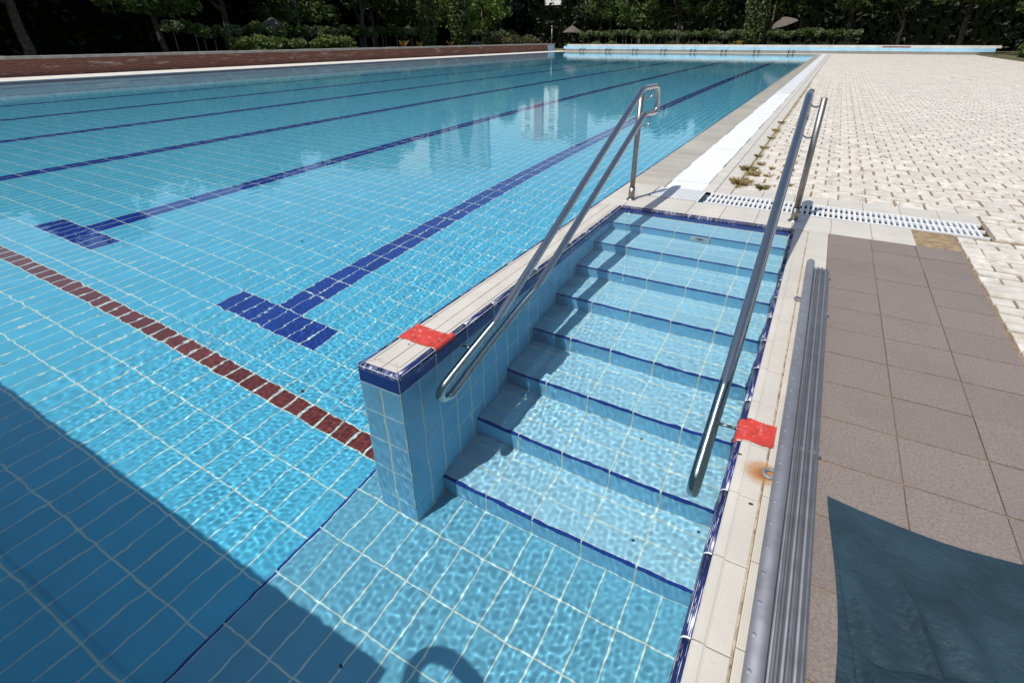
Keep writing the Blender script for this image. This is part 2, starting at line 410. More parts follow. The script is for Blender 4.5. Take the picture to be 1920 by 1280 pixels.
# inlet nozzle on the top riser
inl = MB(); yi = Y1 + 7 * TR - .006; zi = ZF + 7.45 * HR
inl.box(.62, .755, yi - .004, yi + .004, zi - .035, zi + .05)
io = inl.build('inlet_plate', M_WHITE, st); UNDER.append(io)
nz = MB(); nz.lathe([(.0, .0), (.018, .0), (.024, -.004), (.034, -.004), (.036, .0)], (0, 0, 0), 16); ob = nz.build('inlet_nozzle', M_BLACK, st); ob.rotation_euler = (math.radians(90), 0, 0); ob.scale = (1.25, .7, 1); ob.location = (.69, yi - .006, zi + .012); UNDER.append(ob)

# ------------------------------------------------------------------ dividing wall between pool and steps
wall = MB(); wall.box(PX + .0016, -.0016, .0016, SL + .06, -1.45, -.008)
wo = wall.build('stair_side_wall', M_GROUT); tag(wo, 'beige topped tiled wall between the steps and the pool, with a red painted band', 'wall'); UNDER.append(wo)
def nose_me(name, L):
    """quarter-round edge piece, length along y, outer face at x = 0 looking to +x"""
    prof = [(-NW - .003, .0), (-NW, .0005), (-.012, -.001), (-.005, -.0045), (-.001, -.011), (0, -.018), (0, -.024), (-NW - .003, -.024)]
    a, b = -L / 2, L / 2; n = len(prof); V = [(x, a, z) for x, z in prof] + [(x, b, z) for x, z in prof]
    F = [(k, k + 1, n + k + 1, n + k) for k in range(n - 1)] + [tuple(range(n))[::-1], tuple(range(n, 2 * n))]
    me = mesh(name, V, F, M_NOSE)
    for p in me.polygons: p.use_smooth = p.index < 6
    return me
_nm = {}
def nosing(parent, x, y, L, rot=0.):
    k = round(L, 4)
    if k not in _nm: _nm[k] = nose_me('nosing_tile', L - .004)
    o = link('nosing_tile', _nm[k], parent, (x, y, 0)); o.rotation_euler[2] = rot; UNDER.append(o); return o
ny = 11
for j in range(ny):
    y0, y1 = .25 * j, min(.25 * (j + 1), SL) if j < ny - 1 else SL
    nosing(wo, 0, (y0 + y1) / 2, y1 - y0); nosing(wo, PX, (y0 + y1) / 2, y1 - y0, math.pi)
    tile('waterline_tile', 0, (y0 + y1) / 2, -.0865, y1 - y0 - G, .115, M_COBALT, wo, axis='x')
    tile('waterline_tile', PX, (y0 + y1) / 2, -.0865, y1 - y0 - G, .115, M_COBALT, wo, axis='-x')
for i in range(2):
    L = -PX / 2; nosing(wo, PX + L * (i + .5), 0, L, -math.pi / 2)
    tile('wall_tile', PX + L * (i + .5), 0, -.275, L - .0105, .25 - .0105, M_TILE, wo, axis='-y')
tile('waterline_tile', PX / 2, 0, -.0865, -PX - G, .115, M_COBALT, wo, axis='-y')
for r in range(5):
    z1 = -.15 - .25 * r; z0 = max(z1 - .25, ZL)
    for i in range(2):
        if r: tile('wall_tile', PX / 2 * (i + .5), 0, (z0 + z1) / 2, -PX / 2 - .0105, z1 - z0 - .0105, M_TILE, wo, axis='-y')
    for j in range(22):
        yc = .125 * (j + .5); kstep = int((yc - Y1) / TR) + 1 if yc > Y1 else 0
        if z1 < ZF + HR * kstep - .02: continue
        dy = .125 if j < 21 else SL - .125 * 21
        tile('wall_tile', 0, .125 * j + dy / 2, (z0 + z1) / 2, dy - .0105, z1 - z0 - .0105, M_TILE, wo, axis='x')
        tile('wall_tile', PX, .125 * j + dy / 2, (z0 + z1) / 2, dy - .0105, z1 - z0 - .0105, M_TILE, wo, axis='-x') if j < 6 else None
# beige top: two rows of tiles, a raised finger ridge along each nosing
xa, xb, xm = PX + NW + .003, -NW - .003, PX / 2 + .004
for j in range(ny):
    y0, y1 = .25 * j + (NW + .003 if j == 0 else 0), (.25 * (j + 1) if j < ny - 1 else SL + .03)
    for a, b in ((xa, xm), (xm, xb)):
        tile('coping_tile', (a + b) / 2, (y0 + y1) / 2, 0, b - a - .003, y1 - y0 - .003, M_COPE_FLAT, wo, th=.007, jit=.0005)
rd = MB()
for x in (-.041, PX + .041): rd.box(x - .0012, x + .0012, .06, SL, -.001, .0022)
rd.box(PX + .04, -.04, .058, .0604, -.001, .0022)
rd.build('finger_ridge', M_STONE, wo)
mit = MB()
for s in ((-.026, .026, -.075, .082), (PX + .026, .026, PX + .075, .082)):
    d = Vector((s[2] - s[0], s[3] - s[1], 0)); n = Vector((-d.y, d.x, 0)).normalized() * .0011
    a, b = Vector((s[0], s[1], .0016)), Vector((s[2], s[3], .0016)); mit.add([a - n, b - n, b + n, a + n], [(0, 1, 2, 3)])
mit.build('mitre_joint', M_STONE, wo)
def paint(parent, x0, x1, y0, y1, z=.0026, edge=.004, n=26):
    """brushed paint with a ragged outline"""
    V = []; 
    for k in range(n + 1):
        t = k / n; V.append((x0 + (x1 - x0) * t, y0 + random.uniform(-edge, edge) * .5 + .003 * math.sin(7 * t), z))
    for k in range(n + 1):
        t = k / n; V.append((x0 + (x1 - x0) * t, y1 + random.uniform(-edge, edge) * .6 + .004 * math.sin(5 * t + 1), z))
    F = [(k, k + 1, n + 2 + k, n + 1 + k) for k in range(n)]
    return link('red_paint_band', mesh('red_paint_band', V, F, M_REDPAINT), parent)
def paint_nose(parent, x, sgn, y0, y1):
    prof = [(-NW - .004, .0012), (-.012, .0004), (-.004, -.0035), (.0006, -.011), (.0012, -.019)]; n = 8; V = []; F = []
    for k in range(n + 1):
        for px_, z in prof: V.append((x + sgn * px_, y0 + (y1 - y0) * k / n + (random.uniform(-.006, .006) if k in (0, n) else 0), z))
    m = len(prof)
    for k in range(n):
        for j in range(m - 1):
            f = (k * m + j, k * m + j + 1, (k + 1) * m + j + 1, (k + 1) * m + j); F.append(f if sgn < 0 else f[::-1])
    return link('red_paint_band', mesh('red_paint_band', V, F, M_REDPAINT, smooth=True), parent)
paint(wo, xa + .002, xb - .002, .248, .382); paint_nose(wo, 0, 1, .252, .40); paint_nose(wo, PX, -1, .25, .40)
rg = MB(); rg.box(-.043, -.038, .25, .38, .002, .0046); rg.build('red_paint_band', M_REDPAINT, wo)

# ------------------------------------------------------------------ coping along the right of the steps
cr = empty('pool_edge_coping'); tag(cr, kind='structure')
bed = MB(); bed.box(SX + .0035, 2.243, YN - .2, SL + .002, -.045, -.006); bed.box(PX + .003, 2.243, SL + .002, 3.165, -.045, -.006); bed.box(-.10, SX + .0035, YN - .6, YN, -.045, -.006); bed.build('coping_bed', M_SAND, cr)
def ridge_me(L):
    prof = [(0, -.004), (.0, .0), (.004, .0028), (.016, .0036), (.026, .0030), (.0305, .0008), (.0325, .0006)]; n = len(prof)
    V = [(x, -L / 2, z) for x, z in prof] + [(x, L / 2, z) for x, z in prof]
    return mesh('ridge', V, [(k + 1, k, n + k, n + k + 1) for k in range(n - 1)] + [tuple(range(n)), tuple(range(n, 2 * n))[::-1]], M_COPE_FLAT, smooth=False)
rme = ridge_me(.247)
yr = -.4878; ks = range(-5, 13)
for k in ks:
    y0, y1 = yr + .25 * k, yr + .25 * (k + 1)
    y1 = min(y1, SL - .001)
    nosing(cr, SX, (y0 + y1) / 2, y1 - y0, math.pi)
    mx = SX + NW + .003
    o = tile('coping_tile', (mx + 1.3585) / 2, (y0 + y1) / 2, .0006, 1.3585 - mx, y1 - y0 - .004, M_COPE, cr, th=.008)
    rr = link('finger_ridge', rme, o, (-(1.3585 - mx) / 2, 0, 0)); rr.scale[1] = (y1 - y0 - .004) / .247
    tile('coping_tile', 1.3635 + .0625, (y0 + y1) / 2 + .03, .0, .122, y1 - y0 - .004, M_COPE, cr, th=.008)
    for q in range(3): tile('deck_tile', 1.615 + .25 * q - .0015, (y0 + y1) / 2 + .03, 0, .247, y1 - y0 - .008, M_FLOORFAR, cr, th=.008, jit=.0016)
rj = MB(); rj.box(1.3585, 1.3632, YN, SL, -.02, -.0012); rj.build('rusty_joint', M_RUST, cr)
wj = MB()
for k in ks:
    y = yr + .25 * k
    if y < SL - .02 and y > YN:
        pr = [(SX - .0008, -.018), (SX + .001, -.009), (SX + .005, -.0032), (SX + .012, .0006), (SX + NW + .001, .0012)]
        V = [(x, y - .0026, z) for x, z in pr] + [(x, y + .0026, z) for x, z in pr]; wj.add(V, [(i, i + 1, 6 + i, 5 + i) for i in range(4)])
for j in range(1, 11):
    y = .25 * j; pr = [(.0008, -.018), (-.001, -.009), (-.005, -.0032), (-.012, .0006), (-NW - .001, .0012)]
    V = [(x, y - .002, z) for x, z in pr] + [(x, y + .002, z) for x, z in pr]; wj.add(V, [(i, i + 1, 6 + i, 5 + i) for i in range(4)])
    V = [(PX - x, y - .002, z) for x, z in pr] + [(PX - x, y + .002, z) for x, z in pr]; wj.add(V, [(5 + i, 6 + i, i + 1, i) for i in range(4)])
wj.build('white_joint', M_WHITE, cr)['kind'] = 'stuff'
paint(cr, SX + NW + .003, 1.372, .268, .392, .0048, .005); paint_nose(cr, SX, -1, .256, .385)
stn = link('rust_stain', mesh('rust_stain', [(-.07, -.09, 0), (.045, -.09, 0), (.045, .08, 0), (-.07, .08, 0)], [(0, 1, 2, 3)], M_STAIN), cr, (1.352, .135, .0042))
# back edge of the steps
for i in range(5): nosing(cr, .125 + .25 * i, SL, .25, -math.pi / 2).rotation_euler[2] = -math.pi / 2 if False else -math.pi / 2
for i in range(5): tile('waterline_tile', .125 + .25 * i, SL, -.078, .25 - G, .098, M_COBALT, cr, axis='-y')
for i in range(-1, 8):
    x = .125 + .25 * i
    if i == -1: xx, w = (PX + NW + .003 - .0) / 2, -PX - NW - .006
    else: xx, w = x, .247
    tile('coping_tile', xx, SL + NW + .003 + .051, .0, w, .099, M_COPE_FLAT, cr); tile('coping_tile', xx, SL + NW + .108 + .136, .0, w, .268, M_COPE_FLAT, cr)

# ------------------------------------------------------------------ side gutter along the long edge: wet slope, white grate, beige strip
gut = empty('overflow_gutter'); tag(gut, kind='structure')
YG = 3.525
b = MB(); b.box(PX + .003, .9, 3.165, YF, -.16, -.045); b.build('gutter_bed', M_CHANNEL, gut)
sl = MB()
V = [(PX + .022, 3.166, -.001), (.095, 3.166, -.001), (.136, YG, -.001), (.136, YF, -.001), (PX + .022, YF, -.001)]
M_WET = simple('wet_beige_slope', (.45, .40, .315), .3, .03, 1.5, .15, dirt=((.22, .19, .13), 1.2, .5, .75, .5))
def slope_tile(x0, x1, y0, y1): return tile('slope_tile', (x0 + x1) / 2, (y0 + y1) / 2, -.001, x1 - x0, y1 - y0 - .003, M_COPE_FLAT if y1 < 3.6 else M_WET, gut, th=.04)
slope_tile(PX + NW + .003, .095, 3.166, YG)
y = YG
for k in range(40): slope_tile(PX + NW + .003, .136, y + .003, y + .25); y += .25
tile_stuff('slope_tiling', [(((PX + NW + .003) + .136) / 2, y + .25 * k + .125, -.001, .136 - PX - NW - .003, .247) for k in range(int((YF - y) / .25))], [M_WET], [0] * int((YF - y) / .25), gut, th=.04)
yy = SL
while yy < YF: 
    L = .25 if yy < 14 else 2.5; nosing(gut, PX, yy + L / 2, L, math.pi); yy += L
# white slabs
slat_me = tile_me('grate_slat', .335, .0272, .02, M_WHITE)
sl_y = YG + .012; n_own = 0; rest = []; off = 0
i = 0
while sl_y < YF - .1:
    if i % 8 == 0: off = random.gauss(0, .0045); zz = random.gauss(0, .0012)
    y_c = sl_y + .0165
    if n_own < 300: link('grate_slat', slat_me, gut, (.305 + off, y_c, .001 + zz)); n_own += 1
    else: rest.append((.305 + off, y_c, .001 + zz, .335, .0280))
    sl_y += .033 + (.004 if i % 8 == 7 else 0); i += 1
o = tile_stuff('grate_slats', rest, [M_WHITE], [0] * len(rest), gut, th=.02)
# corner slab with fine ribs
for k in range(19):
    x = .116 + .0215 * k
    o = link('corner_grate_rib', tile_me('corner_grate_rib', .0175, .325, .02, M_WHITE), gut, (x, 3.345, .001))
# slotted grating that turns along the back of the steps
for k in range(52):
    x = .575 + .036 * k; link('grating_bar', tile_me('grating_bar', .019, .325, .025, M_WHITE), gut, (x, 3.345, .0))
for yv in (3.187, 3.345, 3.503): link('grating_rail', tile_me('grating_rail', 1.90, .016, .02, M_WHITE), gut, (1.505, yv, .0008))
# beige strips beside the grate
for k in range(48):
    y0 = YG + .003 + .25 * k
    tile('strip_tile', .478 + .049, y0 + .125, 0, .094, .247, M_COPE_FLAT, gut); tile('strip_tile', .582 + .066, y0 + .125, 0, .127, .247, M_COPE_FLAT, gut)
nn = int((YF - y0 - .25) / .25)
tile_stuff('strip_tiling', [(.527, y0 + .25 * k + .375, 0, .094, .247) for k in range(nn)] + [(.648, y0 + .25 * k + .375, 0, .127, .247) for k in range(nn)], [M_COPE_FLAT], [0] * 2 * nn, gut)
for k in range(7): tile('strip_tile', .716 + .25 * k + .125, YG + .003 + .12, 0, .247, .24, M_COPE_FLAT, gut)
jl = MB(); jl.box(.5785, .5815, YG, YF, -.02, .0006); jl.build('white_joint', M_WHITE, gut)

# ------------------------------------------------------------------ whitewashed block paving
pav = empty('paved_deck'); tag(pav, kind='structure')
pb = MB(); pb.box(.718, 10.1, 3.772, YF + 4, -.2, -.012); pb.box(2.246, 10.1, -6.5, 3.164, -.2, -.013); pb.box(2.47, 10.1, 3.165, 3.771, -.2, -.014); pb.box(XL - 2.6, 1.99, -6.5, -3.2, -.2, -.013); pb.box(-.1, 1.99, -3.2, -2.36, -.2, -.013); pb.build('paving_bed', M_SAND, pav)
def paver_me(dx, dy, k):
    random.seed(100 + k); j = lambda s: random.uniform(-s, s); a, b_ = dx / 2, dy / 2
    top = [(-a + .006 + j(.004), -b_ + .006 + j(.004), j(.001)), (a - .006 + j(.004), -b_ + .006 + j(.004), j(.001)), (a - .006 + j(.004), b_ - .006 + j(.004), j(.001)), (-a + .006 + j(.004), b_ - .006 + j(.004), j(.001))]
    mid = [(x * 1.03, y_ * 1.03, -.004) for x, y_, z in top]; bot = [(x, y_, -.03) for x, y_, z in mid]
    F = [(0, 1, 2, 3)]
    for q in range(4):
        w = (q + 1) % 4; F += [(4 + q, 4 + w, w, q), (8 + q, 8 + w, 4 + w, 4 + q)]
    return mesh('paver', top + mid + bot, F, M_PAVER)
pvm = [paver_me(.194, .094, k) for k in range(8)] + [paver_me(.194, .192, 20 + k) for k in range(6)]
L = []
rs = np.random.RandomState(3)
def course(y_from, y_to, x_from, big_share):
    y = y_from; row = 0
    while y < y_to:
        big = rs.rand() < big_share; h = .20 if big else .10; x = x_from + (.1 if row % 2 else 0)
        if row % 2: L.append((x_from + .05, y + h / 2, 2 if big else 3))
        while x < 9.8: L.append((x + .1, y + h / 2, 1 if big else 0)); x += .205
        y += h + .006; row += 1
    return y
course(3.78, YF + 3, .722, .6); course(-6.2, 3.05, 2.252, .3); course(3.17, 3.72, 2.48, .3)
P = np.array(L); u, v, dep = pix(np.stack([P[:, 0], P[:, 1], np.zeros(len(P))], 1)); ok = (dep > .2) & (u > 0) & (u < 1960) & (v < 1300)
idx = np.where(ok)[0]; pri = dep[idx] + np.where(u[idx] > 1530, 3.0, 0); idx = idx[np.argsort(pri)][:296]; own = np.zeros(len(P), bool); own[idx] = True
random.seed(11)
for i in idx:
    o = link('paver', pvm[random.randrange(8)] if P[i, 2] in (0, 3) else pvm[8 + random.randrange(6)], pav, (P[i, 0], P[i, 1], random.uniform(-.004, .003)))
    if P[i, 2] > 1: o.scale[0] = .49
    o.rotation_euler = (random.uniform(-.008, .008), random.uniform(-.008, .008), random.uniform(-.02, .02))
rr_ = ~own
tile_stuff('paving', [(a, b_, random.uniform(-.003, .003), .095 if k > 1 else .19, .19 if k in (1, 2) else .092) for a, b_, k in P[rr_]], [M_PAVER], [0] * int(rr_.sum()), pav, th=.02)
# dry grass tufts in the paving joints
def tuft(x, y, s, n, mat, label):
    V = []; F = []
    for k in range(n):
        a = random.uniform(0, 6.28); r0 = random.random() * .035 * s; l = random.uniform(.02, .05) * s; lean = random.uniform(.3, 1.2)
        bx, by = r0 * math.cos(a), r0 * math.sin(a) * .6; a2 = a + random.uniform(-.8, .8); w = .0014
        tx, ty, tz = bx + l * lean * math.cos(a2), by + l * lean * math.sin(a2), l * .7
        q = len(V); V += [(bx - w, by, -.008), (bx + w, by, -.008), ((bx + tx) / 2 + w, (by + ty) / 2, tz * .75), (tx, ty, tz)]; F += [(q, q + 1, q + 2), (q, q + 2, q + 3)]
    o = link('grass_tuft', mesh('grass_tuft', V, F, mat), None, (x, y, 0)); tag(o, label, 'grass tuft', 'dry grass tufts in the paving joints'); return o
random.seed(5)
for k, (gx_, gy_, gs_) in enumerate(((.722, 5.35, .9), (.724, 5.9, 1.1), (.722, 6.7, 1.0), (.724, 7.4, 1.2), (.722, 8.3, 1.1), (.93, 4.36, .8), (1.13, 4.07, .8), (.93, 4.75, .7))):
    tuft(gx_, gy_, gs_, 90, M_DRYGRASS if k % 2 else M_GREENGRASS, f'small tuft in the paving joints, {("first", "second", "third", "fourth", "fifth")[k]} further back along the beige strip' if k < 5 else f'small tuft between white blocks away from the strip, {("nearest the strip", "nearest the grating", "farthest from the grating")[k - 5]}')
T = [(.728, 3.93, 1.7, 260, M_DRYGRASS, 'large straw coloured grass tuft at the near corner of the white paving'), (.93, 3.86, 1.2, 150, M_GREENGRASS, 'green weed tuft low against the slotted grating behind the steps'),
     (.722, 4.55, 1.5, 200, M_GREENGRASS, 'olive grass tuft at the paving edge, second along the beige strip'), (.80, 4.36, 1.3, 160, M_DRYGRASS, 'flat yellow tuft spreading between two white blocks near the edge'),
     (.80, 4.9, 1.0, 110, M_DRYGRASS, 'short dry tuft in a joint beyond the two edge tufts')]
for a in T: tuft(*a)
gs = MB()
for k in range(900):
    t = random.random(); y = 3.8 + 14 * t ** 1.3; x = .728 + abs(random.gauss(0, .015)) if random.random() < .55 else .72 + .252 * random.randrange(0, 6) + random.uniform(-.02, .02)
    for q in range(7):
        a = random.uniform(0, 6.28); l = random.uniform(.012, .045); bx, by = x + random.uniform(-.02, .02), y + random.uniform(-.04, .04)
        gs.add([(bx - .0015, by, -.006), (bx + .0015, by, -.006), (bx + l * math.cos(a), by + l * math.sin(a), l * .6)], [(0, 1, 2)], random.randrange(2))
tag(gs.build('joint_grass', [M_DRYGRASS, M_GREENGRASS]), kind='stuff')

# ------------------------------------------------------------------ handrails
def rail(x, post_x, name, label, side):
    """closed stainless loop that follows the steps, plus its post, hooks and wall bracket"""
    t = empty(name, (post_x, 2.97, 0)); tag(t, label, 'handrail', 'handrails beside the pool steps')
    ox, oy = post_x, 2.97
    up = lambda y: .007 + (y - .735) * .430            # upper tube height at y
    lo = lambda y: .012 + (y - 1.185) * .405 
    tip = .205
    pts = [(2.86, up(2.84)), (3.135, .868), (3.185, .672), (2.87, lo(2.86)), ]
    P = [(x - ox, a - oy, b) for a, b in [(1.7, up(1.7)), (2.76, up(2.76)), (3.15, .868), (3.195, .668), (2.86, lo(2.86)), (1.7, lo(1.7)), (.60, lo(.60)), (.266, lo(.266)), ]]
    path = smoothpath(P, [0, .06, .075, .07, .06, .05, .05, 0], 7)
    # U-turn at the wet end
    a = Vector((x - ox, .266 - oy, lo(.266))); b_ = Vector((x - ox, .205 - oy, up(.205)))
    c = (a + b_) / 2; d = (a - b_) / 2; e = Vector((0, -math.cos(.405), -math.sin(.405))) * d.length
    arc = [c + d * math.cos(s) + e * math.sin(s) for s in [math.pi * q / 12 for q in range(13)]]
    path = path[:-1] + arc
    m = MB(); m.tube(path, .0212, 16, closed=True); o = m.build('rail_tube', M_STEEL, t); UNDER.append(o)
    m = MB(); m.tube([(0, 0, 0), (0, 0, .10)], .0255, 16); m.build('post_socket', M_STEELD, t)
    m = MB(); m.tube([(0, 0, .099), (0, 0, .845)], .0205, 16); m.build('post', M_STEELD, t)
    m = MB(); m.lathe([(.0, .014), (.027, .014), (.038, .008), (.043, .0), (.043, -.002)], (0, 0, 0), 20); m.build('base_flange', M_STEEL, t)
    dx = x - ox
    for zz, ze in ((.80, .852), (.60, .650)):
        hp = smoothpath([(0, 0, zz), (dx * .5, .025, zz - .022), (dx, .06, zz + .002), (dx, .06, ze)], .03, 5)
        m = MB(); m.tube(hp, .006, 8); m.build('hook', M_STEEL, t)
    # bracket to the side wall near the water
    wx = (0 if side < 0 else SX) - ox; by = .44 - oy; bz = -.145
    m = MB(); m.tube([(wx, by, bz), (dx, by, bz - .005)], .008, 10); m.tube([(wx, by, bz), (wx - side * .004, by, bz)], .02, 12); o = m.build('bracket', M_STEEL, t); UNDER.append(o)
    return t
rail(.076, .003, 'handrail', 'stainless looped handrail running down along the dividing wall from the left post', -1)
rail(1.162, 1.252, 'handrail', 'stainless looped handrail beside the fence side coping, cut by the right edge of the photo', 1)

# ------------------------------------------------------------------ galvanised barrier lying along the coping and the rolled pool cover
bar = empty('steel_barrier', (1.40, .5, 0)); tag(bar, 'galvanised steel barrier panel lying on the coping along the steps', 'barrier')
m = MB(); m.tube([(1.405 - 1.40, -1.6 - .5, .032), (.0, 2.05 - .5, .030)], .0215, 16); m.build('frame_tube', M_GALV, bar)
wx = MB()
for k in range(42):
    yv = -1.55 + .085 * k - .5; wx.lathe([(.0, .003), (.004, .002), (.007, .0)], (-.006 + random.uniform(-.002, .002), yv, .050), 8)
wx.build('weld_beads', M_GALV, bar)['kind'] = 'stuff'
m = MB(); m.box(.0225, .104, -2.1, 1.5, .004, .0115); m.build('kick_plate', M_GALVD, bar)
for k in range(8):
    x = .032 + .0085 * k; z = .020 + .004 * math.sin(k * 2.1); dr = random.uniform(-.006, .006)
    m = MB(); m.tube([(x, -2.1, z), (x + dr, 0, z + .003), (x - dr * .5, 1.5, z)], .0042, 8); m.build('rod', M_GALVD if k % 3 else M_GALV, bar)
for yv in (-1.3, -.2, .9, 1.4):
    m = MB(); m.box(.015, .112, yv - .009, yv + .009, .004, .014); m.build('cross_bar', M_GALV, bar)
for yv in (.137, 1.535):
    pth = [(-.026 + .019 * math.cos(s), yv - .5 + .019 * math.sin(s), .007) for s in [2 * math.pi * q / 16 for q in range(16)]]
    m = MB(); m.tube(pth, .0065, 8, closed=True); m.build('foot_ring', M_GALV, bar)
# folded cover sheet
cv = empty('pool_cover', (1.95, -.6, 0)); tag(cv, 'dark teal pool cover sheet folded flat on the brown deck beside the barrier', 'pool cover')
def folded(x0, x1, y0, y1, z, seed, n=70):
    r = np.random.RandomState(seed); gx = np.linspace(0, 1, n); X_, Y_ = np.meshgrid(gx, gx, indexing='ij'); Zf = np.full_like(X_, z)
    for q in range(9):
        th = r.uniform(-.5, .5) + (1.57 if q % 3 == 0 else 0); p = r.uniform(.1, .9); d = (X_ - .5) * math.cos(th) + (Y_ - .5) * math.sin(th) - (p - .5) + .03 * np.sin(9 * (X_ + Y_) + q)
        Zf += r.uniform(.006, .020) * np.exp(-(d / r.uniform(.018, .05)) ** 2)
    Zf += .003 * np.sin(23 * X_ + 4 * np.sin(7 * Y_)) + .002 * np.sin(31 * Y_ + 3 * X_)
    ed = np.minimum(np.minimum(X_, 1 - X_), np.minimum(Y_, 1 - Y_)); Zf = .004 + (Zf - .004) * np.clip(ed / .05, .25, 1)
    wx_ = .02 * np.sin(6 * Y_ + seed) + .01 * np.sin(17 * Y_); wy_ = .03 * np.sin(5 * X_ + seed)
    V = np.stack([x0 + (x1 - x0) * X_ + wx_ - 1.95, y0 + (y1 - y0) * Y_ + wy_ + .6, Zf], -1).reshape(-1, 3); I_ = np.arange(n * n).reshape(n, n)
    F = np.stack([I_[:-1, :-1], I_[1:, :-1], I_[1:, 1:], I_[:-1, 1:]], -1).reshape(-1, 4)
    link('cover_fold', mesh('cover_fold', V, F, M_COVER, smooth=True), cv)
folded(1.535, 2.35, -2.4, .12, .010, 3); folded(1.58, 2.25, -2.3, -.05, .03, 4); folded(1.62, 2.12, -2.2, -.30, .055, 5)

# ------------------------------------------------------------------ near end: raised starting wall and ladder rail (they throw the shadows at the bottom left)
sw = MB(); sw.box(XL - .2, -.085, -3.2, -1.40, -.05, .0); sw.box(XL - .2, -.03, -3.1, -1.418, .0, .44, 1); sw.box(XL - .25, -.02, -3.15, -1.385, .44, .60)
so = sw.build('starting_wall', [M_PALE, M_PLATBLUE]); tag(so, 'raised pale blue starting wall with beige coping at the near end of the pool', 'wall')
lr = empty('ladder_rail', (.45, -1.85, 0)); tag(lr, 'curved stainless ladder handrail on the near end deck', 'handrail')
hp = smoothpath([(a - .45, b_ + 1.85, c) for a, b_, c in [(.45, -1.85, -.01), (.45, -1.85, .60), (.46, -1.66, .80), (.34, -1.42, .84), (.08, -1.365, .845), (.015, -1.385, .74), (.075, -1.44, .66), (.12, -1.44, .70)]], [0, .2, .15, .15, .07, .06, .04, 0], 8)
m = MB(); m.tube(hp, .030, 16); m.build('rail_tube', M_STEEL, lr)
m = MB(); m.lathe([(.0, .012), (.03, .012), (.06, .0)], (0, 0, 0), 18); m.build('base_flange', M_STEEL, lr)

# ------------------------------------------------------------------ far end and left side of the pool
dk = MB(); dk.box(XL - 2.45, XL, -3.2, YF + .3, -.2, -.002); dk.box(XL - 2.45, 10, YF + .001, YF + 3.6, -.2, -.004)
tag(dk.build('pool_deck', M_PALE), kind='structure')
bw = empty('brick_wall', (-24.5, 20, 0)); tag(bw, 'low red brick garden wall with pale coping along the far left side of the pool', 'wall')
m = MB(); m.box(-.15, .15, -40, 31.2, -.1, .56); m.build('brickwork', M_BRICK, bw)
y = -40.0; cm = MB()
while y < 31.2:
    L = min(1.0, 31.2 - y); h = random.uniform(-.012, .012); cm.box(-.2 + h, .2 + h, y + .006, y + L - .006, .56, .66 + h * .6); y += 1.0
cm.build('coping_stones', M_STONE, bw)['kind'] = 'stuff'
m = MB(); m.box(-.17, .17, 31.21, 32.7, -.1, .52); m.box(-.21, .21, 31.2, 32.75, .52, .64, 1); m.build('end_pier', [M_PLATBLUE, M_STONE], bw)
fw = empty('far_starting_wall', (-5, YF + .9, 0)); tag(fw, 'long raised wall with a pale blue band and beige coping across the far end of the pool', 'wall')
m = MB(); m.box(-17.5, 16, .02, .9, -.1, .20); m.build('fascia', M_PALE, fw)
m = MB(); m.box(-17.6, 16, -.10, .85, .20, .44); m.build('blue_band', M_PLATBLUE, fw)
cm = MB(); y = -17.3
while y < 16:
    L = random.choice([1.2, 1.8, 2.4]); g = random.random()
    if g < .78: cm.box(y + .005, y + L - .005, .0, .8, .441, .60, 0)
    else: cm.box(y + .005, y + L - .005, .04, .8, .441, .545, 1); cm.box(y + .005, y + L - .005, .06, .8, .546, .60, 0)
    y += L
cm.build('coping_stones', [M_PALE, M_TERRA], fw)['kind'] = 'stuff'
for k in range(8):
    for d in (-.18, .18):
        m = MB(); m.tube([(0, -.55, -.01), (0, -.5, .20), (0, -.06, .215)], .035, 8); m.build('block_bracket', M_DARKMETAL, fw, (-2.2 - 2.62 * k + d + 5, 0, 0))

ORD = 'first second third fourth fifth sixth seventh eighth ninth tenth eleventh twelfth thirteenth fourteenth fifteenth sixteenth seventeenth eighteenth nineteenth twentieth'.split()
def nth(k):
    if k < 20: return ORD[k]
    t, u_ = divmod(k + 1, 10)
    return ({2: 'twentieth', 3: 'thirtieth', 4: 'fortieth'}[t]) if u_ == 0 else {2: 'twenty', 3: 'thirty', 4: 'forty'}[t] + ' ' + ORD[u_ - 1]
# ------------------------------------------------------------------ planting
def leaves(C, S, sz, up=.25, seed=0):
    """one four-cornered leaf per centre C, sizes sz, pushed apart by S"""
    r = np.random.RandomState(seed); n = len(C)
    nrm = r.normal(size=(n, 3)); nrm[:, 2] += up * 2; nrm /= np.linalg.norm(nrm, axis=1)[:, None]
    t = r.normal(size=(n, 3)); t -= nrm * (t * nrm).sum(1)[:, None]; t /= np.linalg.norm(t, axis=1)[:, None]
    b = np.cross(nrm, t); s = (sz * r.uniform(.6, 1.35, n))[:, None]
    V = np.stack([C - t * s, C - b * s * .45 + nrm * s * .12, C + t * s, C + b * s * .45 + nrm * s * .12], 1).reshape(-1, 3)
    return V, np.arange(4 * n).reshape(n, 4)
def leaf_mesh(name, C, sz, mat, seed, core=None):
    V, F = leaves(C, 0, sz, seed=seed); V = list(map(tuple, V)); F = list(map(tuple, F)); I = [0] * len(F); mats = [mat]
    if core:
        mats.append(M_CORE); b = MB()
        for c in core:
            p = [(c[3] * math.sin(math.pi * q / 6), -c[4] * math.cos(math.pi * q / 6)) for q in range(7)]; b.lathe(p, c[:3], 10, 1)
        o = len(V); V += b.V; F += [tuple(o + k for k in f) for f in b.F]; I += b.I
    return mesh(name, V, F, mats, I)
